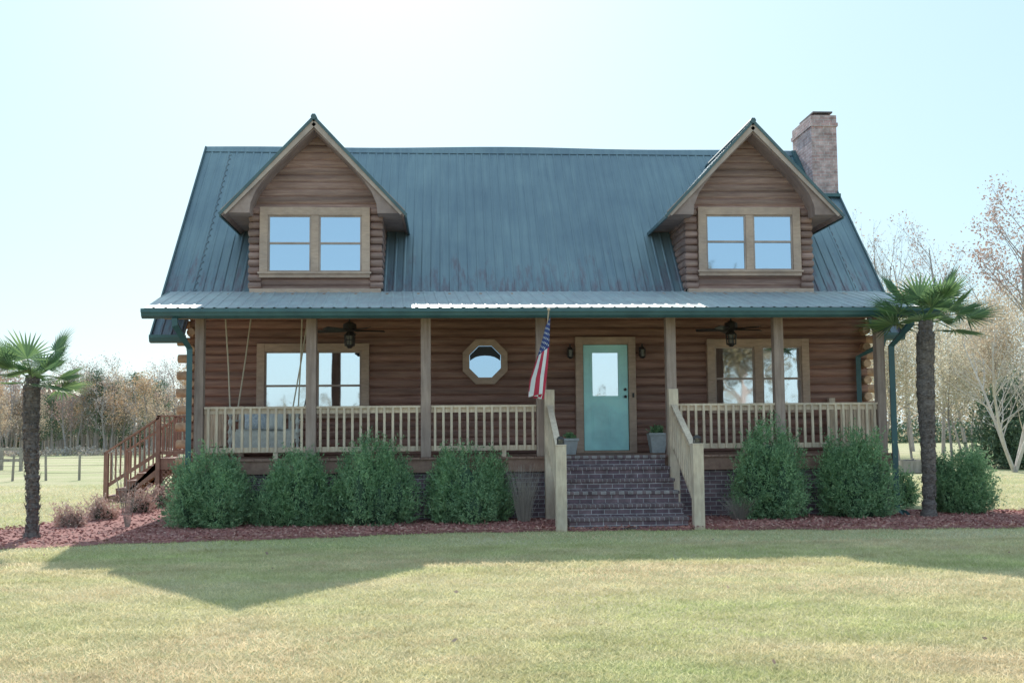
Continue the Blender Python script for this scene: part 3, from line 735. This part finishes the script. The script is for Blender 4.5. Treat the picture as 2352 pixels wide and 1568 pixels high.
def make_shrub(x,y,w,h,sprays,lab,seed,mat=M_shrub,ls=.05,name="evergreen_shrub",group="evergreen shrubs planted along the porch",npl=15):
    s=empty(name,(x,y,.03),lab,"shrub",group=group)
    P,D,cs=plume_pts(w,h,sprays,20,seed,npl,ls); V,F=leaves(P,ls,.32,D,.8)
    npobj("foliage",V+np.array([x,y,.03]),F,mat,s,org=(x,y,.03))
    b=B(); r=random.Random(seed)
    for c in cs:
        p=Vector((x,y,.03)); e=Vector((x+c[0],y+c[1],.03+c[2]*.9)); b.tube([p,p.lerp(e,.5)+Vector((c[0]*.3,c[1]*.3,0)),e],[.022,.014,.005],5)
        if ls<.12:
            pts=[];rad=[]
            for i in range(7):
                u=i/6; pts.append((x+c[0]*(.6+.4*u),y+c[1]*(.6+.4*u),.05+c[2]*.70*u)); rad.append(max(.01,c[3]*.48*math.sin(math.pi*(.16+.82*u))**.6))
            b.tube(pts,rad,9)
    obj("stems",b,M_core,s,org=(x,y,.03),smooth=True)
for i,(x,y,w,h,lab) in enumerate([(-3.93,-2.95,1.46,1.25,"broad rounded green evergreen shrub beside the porch corner"),
   (-2.55,-2.85,1.22,1.22,"rounded green evergreen shrub in front of the brick foundation"),
   (-1.28,-2.85,1.40,1.47,"tall bushy green evergreen shrub against the porch railing"),
   (.33,-2.75,1.45,1.30,"rounded green evergreen shrub in the mulch bed"),
   (5.58,-2.7,1.32,1.76,"tall pointed green evergreen shrub near the steps"),
   (7.08,-2.75,1.25,1.56,"tall green evergreen shrub by the porch corner"),
   (9.25,-2.2,.95,1.12,"yellow-green conical shrub past the house corner")]):
    make_shrub(x,y,w,h,1900,lab,i+3)
make_shrub(8.95,-.4,.6,.62,300,"small round green shrub at the house corner",21,npl=5)
for i,(x,y,w,h) in enumerate([(-6.25,-2.6,.5,.30),(-6.2,-1.2,.55,.34),(-6.0,.5,.62,.4),(-5.95,2.0,.6,.42)]):
    make_shrub(x,y,w,h,170,"low dusty pink shrub in the mulch bed",40+i,M_pink,.045,"low_shrub","low pinkish shrubs beside the house",npl=6)
def tuft(x,y,h,w,n,lab):
    s=empty("ornamental_grass",(x,y,.03),lab,"ornamental grass")
    b=B()
    for k in range(n):
        a=random.uniform(0,6.28); q=random.random()**.6; hh=h*random.uniform(.45,1.05)
        p0=Vector((x+.1*math.cos(a)*q,y+.1*math.sin(a)*q,.03)); e=Vector((math.cos(a)*w/2*q,math.sin(a)*w/2*q,hh))
        p1=p0+Vector((e.x*.45,e.y*.45,e.z*.6)); p2=p0+e+Vector((random.gauss(0,.03),0,0))
        b.tube([p0,p1,p2],[.003,.0025,.001],3,cap=False)
    obj("blades",b,M_dryg,s,org=(x,y,.03))
tuft(1.30,-2.85,.95,.5,220,"tall dry dormant ornamental grass beside the brick steps")
tuft(4.95,-3.05,.42,.55,220,"short dry grass clump near the stair post")
s=empty("twig_bundle",(-5.3,-2.8,.02),"thin bare twig plant stake bundle standing in the mulch","plant stake"); b=B()
for k in range(7):
    a=(k-3)*.055; b.tube([(-5.3+.01*k,-2.8,.02),(-5.3+a*1.0,-2.8+.03*math.sin(k),.8+.05*math.cos(k*2))],[.007,.005],5)
for z in (.25,.45,.65): b.beam((-5.3-.2*z-.02,-2.805,z),(-5.3+.2*z+.05,-2.805,z),.02,.01)
for k in range(5):
    p=Vector((-5.30,-2.8,.02)); q=p+Vector((random.uniform(-.4,.0),random.uniform(-.1,.1),random.uniform(1.0,1.6))); b.tube([p,p.lerp(q,.5)+Vector((.03,0,0)),q],[.006,.004,.002],4)
obj("twigs",b,M_twig,s)

# ------------------------------------------------------------------ palms
def palm(x,y,H_,tr,R,lean,nf_,seed,lab,e0=66,e1=-34):
    rd=random.Random(seed)
    p=empty("palm_tree",(x,y,0),lab,"palm tree")
    b=B(); pts=[];rad=[]; n=40
    for i in range(n+1):
        t=i/n; pts.append((x+lean[0]*t+.015*math.sin(t*7),y+lean[1]*t*t,H_*t)); r_=tr*(.72+.28*min(1,t*1.6))*(1.06 if t>.55 else 1)+.010*math.sin(i*2.6)+rd.uniform(-.008,.008)
        if t<.08: r_+=.05*(1-t/.08)
        if t>.93: r_*=.8
        rad.append(r_)
    b.tube(pts,rad,18)
    for k in range(1300):
        t=rd.random()**.85; a=rd.uniform(0,6.28); i=int(t*n); c=Vector(pts[i]); r_=rad[i]*.93
        o=Vector((math.cos(a),math.sin(a),0)); s_=Vector((-o.y,o.x,0))*rd.uniform(.012,.03)
        q=c+o*r_; tip=q+o*rd.uniform(.015,.05)+Vector((0,0,rd.uniform(-.08,.11)))
        b.add([q-s_,q+s_,tip],[(0,1,2)])
    obj("trunk",b,M_palmt,p,org=(x,y,0))
    top=Vector(pts[-1]); b=B()
    for k in range(nf_):
        az=k*2.39996+rd.uniform(-.25,.25); u=(k+.5)/nf_
        el=math.radians(e0+(e1-e0)*u+rd.uniform(-9,9))
        d=Vector((math.cos(az)*math.cos(el),math.sin(az)*math.cos(el),math.sin(el)))
        L=R*rd.uniform(.40,.54)
        sd=d.cross(Vector((0,0,1))); sd=sd.normalized() if sd.length>.1 else Vector((1,0,0)); nn=sd.cross(d).normalized()
        tw=rd.uniform(-.6,.6); sd,nn=(sd*math.cos(tw)+nn*math.sin(tw)),(nn*math.cos(tw)-sd*math.sin(tw))
        start=top+Vector((0,0,rd.uniform(-.14,.06))); hub=start+d*L+Vector((0,0,-.06*L))
        b.tube([start,start.lerp(hub,.5)+nn*.02,hub],[.014,.010,.008],5)
        fl_=R*rd.uniform(.46,.58); ns=24; span=math.radians(rd.uniform(90,115))
        for j in range(ns):
            th=-span+2*span*(j+.5)/ns; lf=fl_*(1-.3*(abs(th)/span)**2)*rd.uniform(.9,1.05)
            dd=(d*math.cos(th)+sd*math.sin(th)+nn*(-.2*(th/span)**2+.12)).normalized(); wv=(-d*math.sin(th)+sd*math.cos(th))
            wm=lf*.45*math.sin(span/ns)*1.02
            mid=hub+dd*lf*.45; droop=Vector((0,0,-1))*lf*rd.uniform(.0,.10)
            tip=hub+dd*lf+droop
            q75=hub+dd*lf*.76+droop*.35
            b.add([hub,mid-wv*wm,mid-nn*wm*.7,mid+wv*wm,q75-wv*wm*.5,q75+wv*wm*.5,tip],[(0,1,2),(0,2,3),(1,4,2),(2,4,5),(2,5,3),(4,6,5)])
    obj("crown",b,M_palm,p,org=tuple(top))
palm(-6.2,-4.45,2.48,.112,.96,(-.06,0),19,5,"small windmill palm with shaggy trunk standing in mulch bed",56,-14)
palm(8.28,-2.95,3.42,.142,1.28,(.07,0),22,9,"tall windmill palm with shaggy trunk beside the porch corner",54,-10)

# ------------------------------------------------------------------ trees
def branch(b,p,d,L,r,lev,rd,tips,spread,up,maxlev):
    segs=5 if lev==0 else 3; pts=[p.copy()];q=p.copy();dd=d.copy()
    for i in range(segs):
        dd=(dd+Vector((rd.gauss(0,.09),rd.gauss(0,.09),rd.gauss(0,.05)+up*.06))).normalized(); q=q+dd*L/segs; pts.append(q.copy())
    rad=[r*(1-.75*i/segs) for i in range(segs+1)]
    b.tube(pts,rad,6 if lev==0 else (4 if lev==1 else 3),cap=False)
    if lev>=1:
        for i in range(1,segs+1): tips.append((pts[i],dd))
    if lev<maxlev:
        n={0:17,1:6,2:3}[lev]
        for k in range(n):
            t=rd.uniform(.25 if lev==0 else .3,1.0); f=t*segs;i=min(int(f),segs-1); s=pts[i].lerp(pts[i+1],f-i)
            a=rd.uniform(0,6.28); pr=Vector((math.cos(a),math.sin(a),0)); pr=(pr-dd*pr.dot(dd)).normalized()
            nd=(dd*(1-spread)+pr*spread*1.3+Vector((0,0,up*.25))).normalized()
            branch(b,s,nd,L*rd.uniform(.28,.45)*(1.15-.5*t),max(.006,rad[i]*.45),lev+1,rd,tips,spread,up,maxlev)
def tree(name,x,y,H_,r,spread,up,nl,ls,lmat,bmat,seed,lab,group=None,maxlev=2,multi=1,jit=.25,cat="tree"):
    rd=random.Random(seed); t=empty(name,(x,y,0),lab,cat,group=group); b=B(); tips=[]
    for k in range(multi):
        a=k*6.28/multi+.4; d=Vector((0,0,1)) if multi==1 else Vector((math.cos(a)*.38,math.sin(a)*.3,1)).normalized()
        branch(b,Vector((x,y,-.05)),d,H_*.92,r,0,rd,tips,spread,up,maxlev)
    obj("trunk",b,bmat,t,org=(x,y,0))
    if nl:
        T=np.array([tuple(q[0]) for q in tips]); idx=rng.integers(0,len(T),nl)
        P=T[idx]+rng.normal(size=(nl,3))*jit; V,F=leaves(P,ls,.7); npobj("crown",V,F,lmat,t,org=(x,y,0))
    return t
bases=[]
gl="bare autumn trees at the edge of the field"
for k,(H_,nl,mat,lab) in enumerate([(7.2,1300,M_aut,"bare tree with sparse orange-brown leaves at the field edge"),(7.8,500,M_gry,"nearly leafless tall slim tree at the field edge"),
       (6.6,1500,M_rus,"slim tree with russet leaves at the field edge"),(6.9,1400,M_tan,"slim tree with tan autumn leaves at the field edge")]):
    t_=tree("bare_tree",-30-k*2.3,70+k*2,H_,.10,.42,.9,nl,.14,mat,M_bark,100+k,lab,gl); t_.scale=(.8,.8,.8); bases.append(t_)
for k in range(90):
    s=random.choice(bases); y=random.uniform(58,84); x=-(y+21.2)*random.uniform(.215,.43)
    copy_thing(s,(x,y,0),random.uniform(.66,.94)*(y+21)/92,random.uniform(0,6.28))
def pine(x,y,H_,seed,lab,group=None):
    rd=random.Random(seed); t=empty("pine_tree",(x,y,0),lab,"pine tree",group=group); b=B(); b.tube([(x,y,0),(x+.1,y,H_*.5),(x,y,H_)],[.12,.08,.02],6); obj("trunk",b,M_bark,t,org=(x,y,0))
    P=[]
    for k in range(60):
        u=rd.uniform(.25,1); a=rd.uniform(0,6.28); rr=H_*.24*(1.1-u)*rd.uniform(.5,1)+.15
        c=np.array([x+rr*math.cos(a),y+rr*math.sin(a),H_*u]); P.append(c+rng.normal(size=(60,3))*np.array([.3,.3,.14]))
    P=np.concatenate(P); V,F=leaves(P,.16,.4); npobj("crown",V,F,M_pine,t,org=(x,y,0)); return t
p0=pine(-27,64,6.4,3,"dark green pine among bare trees at the field edge","pines at the field edge")
for k in range(10):
    y=random.uniform(60,80); copy_thing(p0,(-(y+21.2)*random.uniform(.24,.36),y,0),random.uniform(.7,1.05)*(y+21)/95,random.uniform(0,6))
def woodland(name,xa,xb,ya,yb,n,hmax,mats,lab,ls):
    X=rng.uniform(xa,xb,n);Y=rng.uniform(ya,yb,n)
    hh=hmax*(.6+.4*np.sin(X*.9+1.3*np.sin(X*.37))**2)*(.85+.15*np.sin(X*3.1)); Z=hh*rng.random(n)**1.25
    V,F=leaves(np.stack([X,Y,Z],1),ls,.7); return npobj(name,V,F,mats,kind="stuff",label=lab)
woodland("distant_woodland",-62,-14,84,92,20000,6.8,M_gry,"far-off wood of grey and brown bare trees",.22)
woodland("distant_woodland",-62,-14,84,92,22000,6.3,M_aut,"far-off wood with orange-brown leaves",.22)
woodland("distant_woodland",-62,-14,82,90,12000,2.2,M_pine,"dark evergreen understory of the far-off wood",.3)
woodland("field_edge_brush",-60,-12,56,60,9000,.7,M_dryg,"tall dry grass and brush along the field edge",.18)
b=B()
for k in range(420):
    x=random.uniform(-60,-14);y=random.uniform(78,90);h=random.uniform(4.6,7.0); b.tube([(x,y,0),(x+random.gauss(0,.15),y,h*.6),(x+random.gauss(0,.3),y,h)],[.07,.045,.01],4,cap=False)
obj("distant_woodland",b,M_barkw,kind="stuff",label="slim grey trunks of the far-off wood",org=(0,0,0))
woodland("distant_woodland",14,90,80,90,40000,8.5,M_tan,"far-off pale tan autumn wood behind the yard",.26)
woodland("distant_woodland",14,90,76,82,16000,3.0,M_pine,"green understory of the far-off autumn wood",.3)
woodland("distant_woodland",-80,90,-110,-100,16000,7.0,M_refl,"far-off wood across the front field",.5)
gr="autumn trees behind the yard"
for i,(x,y,h,mat,nl) in enumerate([(28.3,39,13.0,M_rus,900),(24.2,38,12.0,M_rus,250),(26.0,42,12.4,M_gry,250),(21.8,36,10.8,M_gry,250),(30.2,40,11.4,M_gry,300),(23.0,41,12.0,M_gry,200),(32.0,37,10.2,M_rus,700),(29.2,45,13.2,M_gry,250),(20.3,34,10.2,M_gry,150)]):
    tree("autumn_tree",x,y,h,.11,.38,.85,nl,.11,mat,M_bark,201+i,"tall nearly bare grey tree",gr,maxlev=3)
tree("autumn_tree",28.4,28.5,13.4,.13,.52,.4,4200,.11,M_rus,M_bark,317,"tall spreading tree with russet leaves",gr,maxlev=3)
for k,(x,y,h) in enumerate([(20.6,27,7.0),(22.5,30,7.8),(24.6,29,7.6),(26.5,31,8.2),(21.6,38,7.2),(18.6,24,5.4),(23.5,24,6.4),(25.8,24,6.6),(20.2,21,5.0),(22.6,21,5.2),(28,35,8)]):
    tree("autumn_tree",x,y,h,.06,.5,.5,9000,.075,M_yel if k%3 else M_tan,M_bark,210+k,"tree full of pale yellow autumn leaves",gr,jit=.38)
tree("white_bark_tree",19.3,14.6,5.2,.07,.45,.5,900,.05,M_yel,M_barkw,230,"multi-stemmed pale bark tree with bare branches",None,multi=4,maxlev=3)
make_shrub(21.3,17.5,3.2,3.4,1500,"large dark evergreen bush behind the yard",55,M_pine,.14,"evergreen_bush",None)
make_shrub(12.8,20,2.6,1.4,500,"loose green bush behind the yard",56,M_pine,.13,"evergreen_bush",None)
tree("shade_tree",17.6,-41,11,.3,.5,.4,9000,.22,M_refl,M_bark,310,"broad leafy tree standing across the front lawn",None,jit=.5)

# ------------------------------------------------------------------ fence etc
fe=empty("field_fence",(-14,17,0),"wooden post and wire fence across the field","fence")
fy_=lambda x:17+.05*x
for x in np.arange(-26,-8.4,1.05):
    b=B(); big=(int(round((x+26)/1.05))%5==0); r_=.11 if big else .045; y=fy_(x); xx=x+random.uniform(-.12,.12)
    b.tube([(xx,y,0),(xx+random.uniform(-.04,.04),y,1.0 if big else .88)],[r_,r_*.9],8); obj("fence_post",b,M_fence,fe)
b=B()
for z in (.25,.5,.75): b.tube([(-27,fy_(-27),z),(-8.4,fy_(-8.4),z)],.005,4)
obj("fence_wire",b,M_alu,fe)
ar=empty("wooden_pen",(-19,26,0),"low weathered wooden pen frame standing in the field","pen"); b=B()
for x in (-20.6,-19.4,-18.0):
    for y in (26,27.5): b.box(x-.06,x+.06,y-.06,y+.06,0,.9)
for y in (26,27.5): b.box(-20.9,-17.8,y-.04,y+.04,.88,.98); b.box(-20.9,-17.8,y-.03,y+.03,.4,.48)
obj("frame",b,M_fence,ar)
rb=empty("raised_garden_bed",(15.9,15,0),"low grey wooden raised garden bed on the grass","raised bed"); b=B()
for y in (14.5,16): b.box(15.3,16.4,y-.025,y+.025,.02,.42)
for x in (15.3,16.4): b.box(x-.02,x+.02,14.5,16,.02,.418)
for x in (15.3,16.4):
    for y in (14.44,16.06): b.box(x-.04,x+.04,y-.04,y+.04,0,.46)
obj("bed_frame",b,M_fence,rb)
b=B(); b.box(15.33,16.37,14.53,15.97,.03,.36); obj("soil",b,M_soil,rb)

# ------------------------------------------------------------------ light, sky, camera
EL=math.radians(35.2); AZ=math.radians(-3.5)
sd=Vector((math.sin(AZ)*math.cos(EL),math.cos(AZ)*math.cos(EL),math.sin(EL)))
L=bpy.data.lights.new("sun",'SUN'); L.energy=5.0; L.angle=math.radians(.5); L.color=(1,.95,.86)
lo=bpy.data.objects.new("sun",L); COL.objects.link(lo); lo.rotation_euler=sd.to_track_quat('Z','Y').to_euler(); lo.location=sd*60
w=bpy.data.worlds.new("World"); scene.world=w; w.use_nodes=True; nt=w.node_tree
sk=nt.nodes.new('ShaderNodeTexSky'); sk.sky_type='NISHITA'; sk.sun_disc=False; sk.sun_elevation=EL; sk.sun_rotation=AZ
sk.air_density=1.0; sk.dust_density=1.0; sk.ozone_density=1.5; sk.altitude=0
m1=nt.nodes.new('ShaderNodeMix'); m1.data_type='RGBA'; m1.blend_type='MULTIPLY'; m1.inputs[0].default_value=1
nt.links.new(sk.outputs[0],m1.inputs[6]); m1.inputs[7].default_value=(.25,.245,.22,1)
m2=nt.nodes.new('ShaderNodeMix'); m2.data_type='RGBA'; m2.blend_type='ADD'; m2.inputs[0].default_value=1
nt.links.new(m1.outputs[2],m2.inputs[6]); m2.inputs[7].default_value=(3.35,4.85,5.7,1)
nt.links.new(m2.outputs[2],nt.nodes['Background'].inputs[0]); nt.nodes['Background'].inputs[1].default_value=.15
f=2477.;r=0.0085;t=math.radians(4.64);a=math.radians(3.53)
Fw=Vector((math.cos(t)*math.sin(a),math.cos(t)*math.cos(a),math.sin(t))); R=Vector((math.cos(a),-math.sin(a),0)); U=Vector((-math.sin(t)*math.sin(a),-math.sin(t)*math.cos(a),math.cos(t)))
R0=(R-r*U).normalized(); U0=(U+r*R).normalized()
cam=bpy.data.cameras.new("camera"); co=bpy.data.objects.new("camera",cam); COL.objects.link(co)
M=Matrix((R0,U0,-Fw)).transposed().to_4x4(); M.translation=Vector((0,-21.2,1.6)); co.matrix_world=M
cam.sensor_width=36; cam.lens=36*f/2352; cam.clip_end=2000; cam.clip_start=.1
scene.camera=co
scene.view_settings.view_transform='Standard'; scene.view_settings.look='None'; scene.view_settings.exposure=0
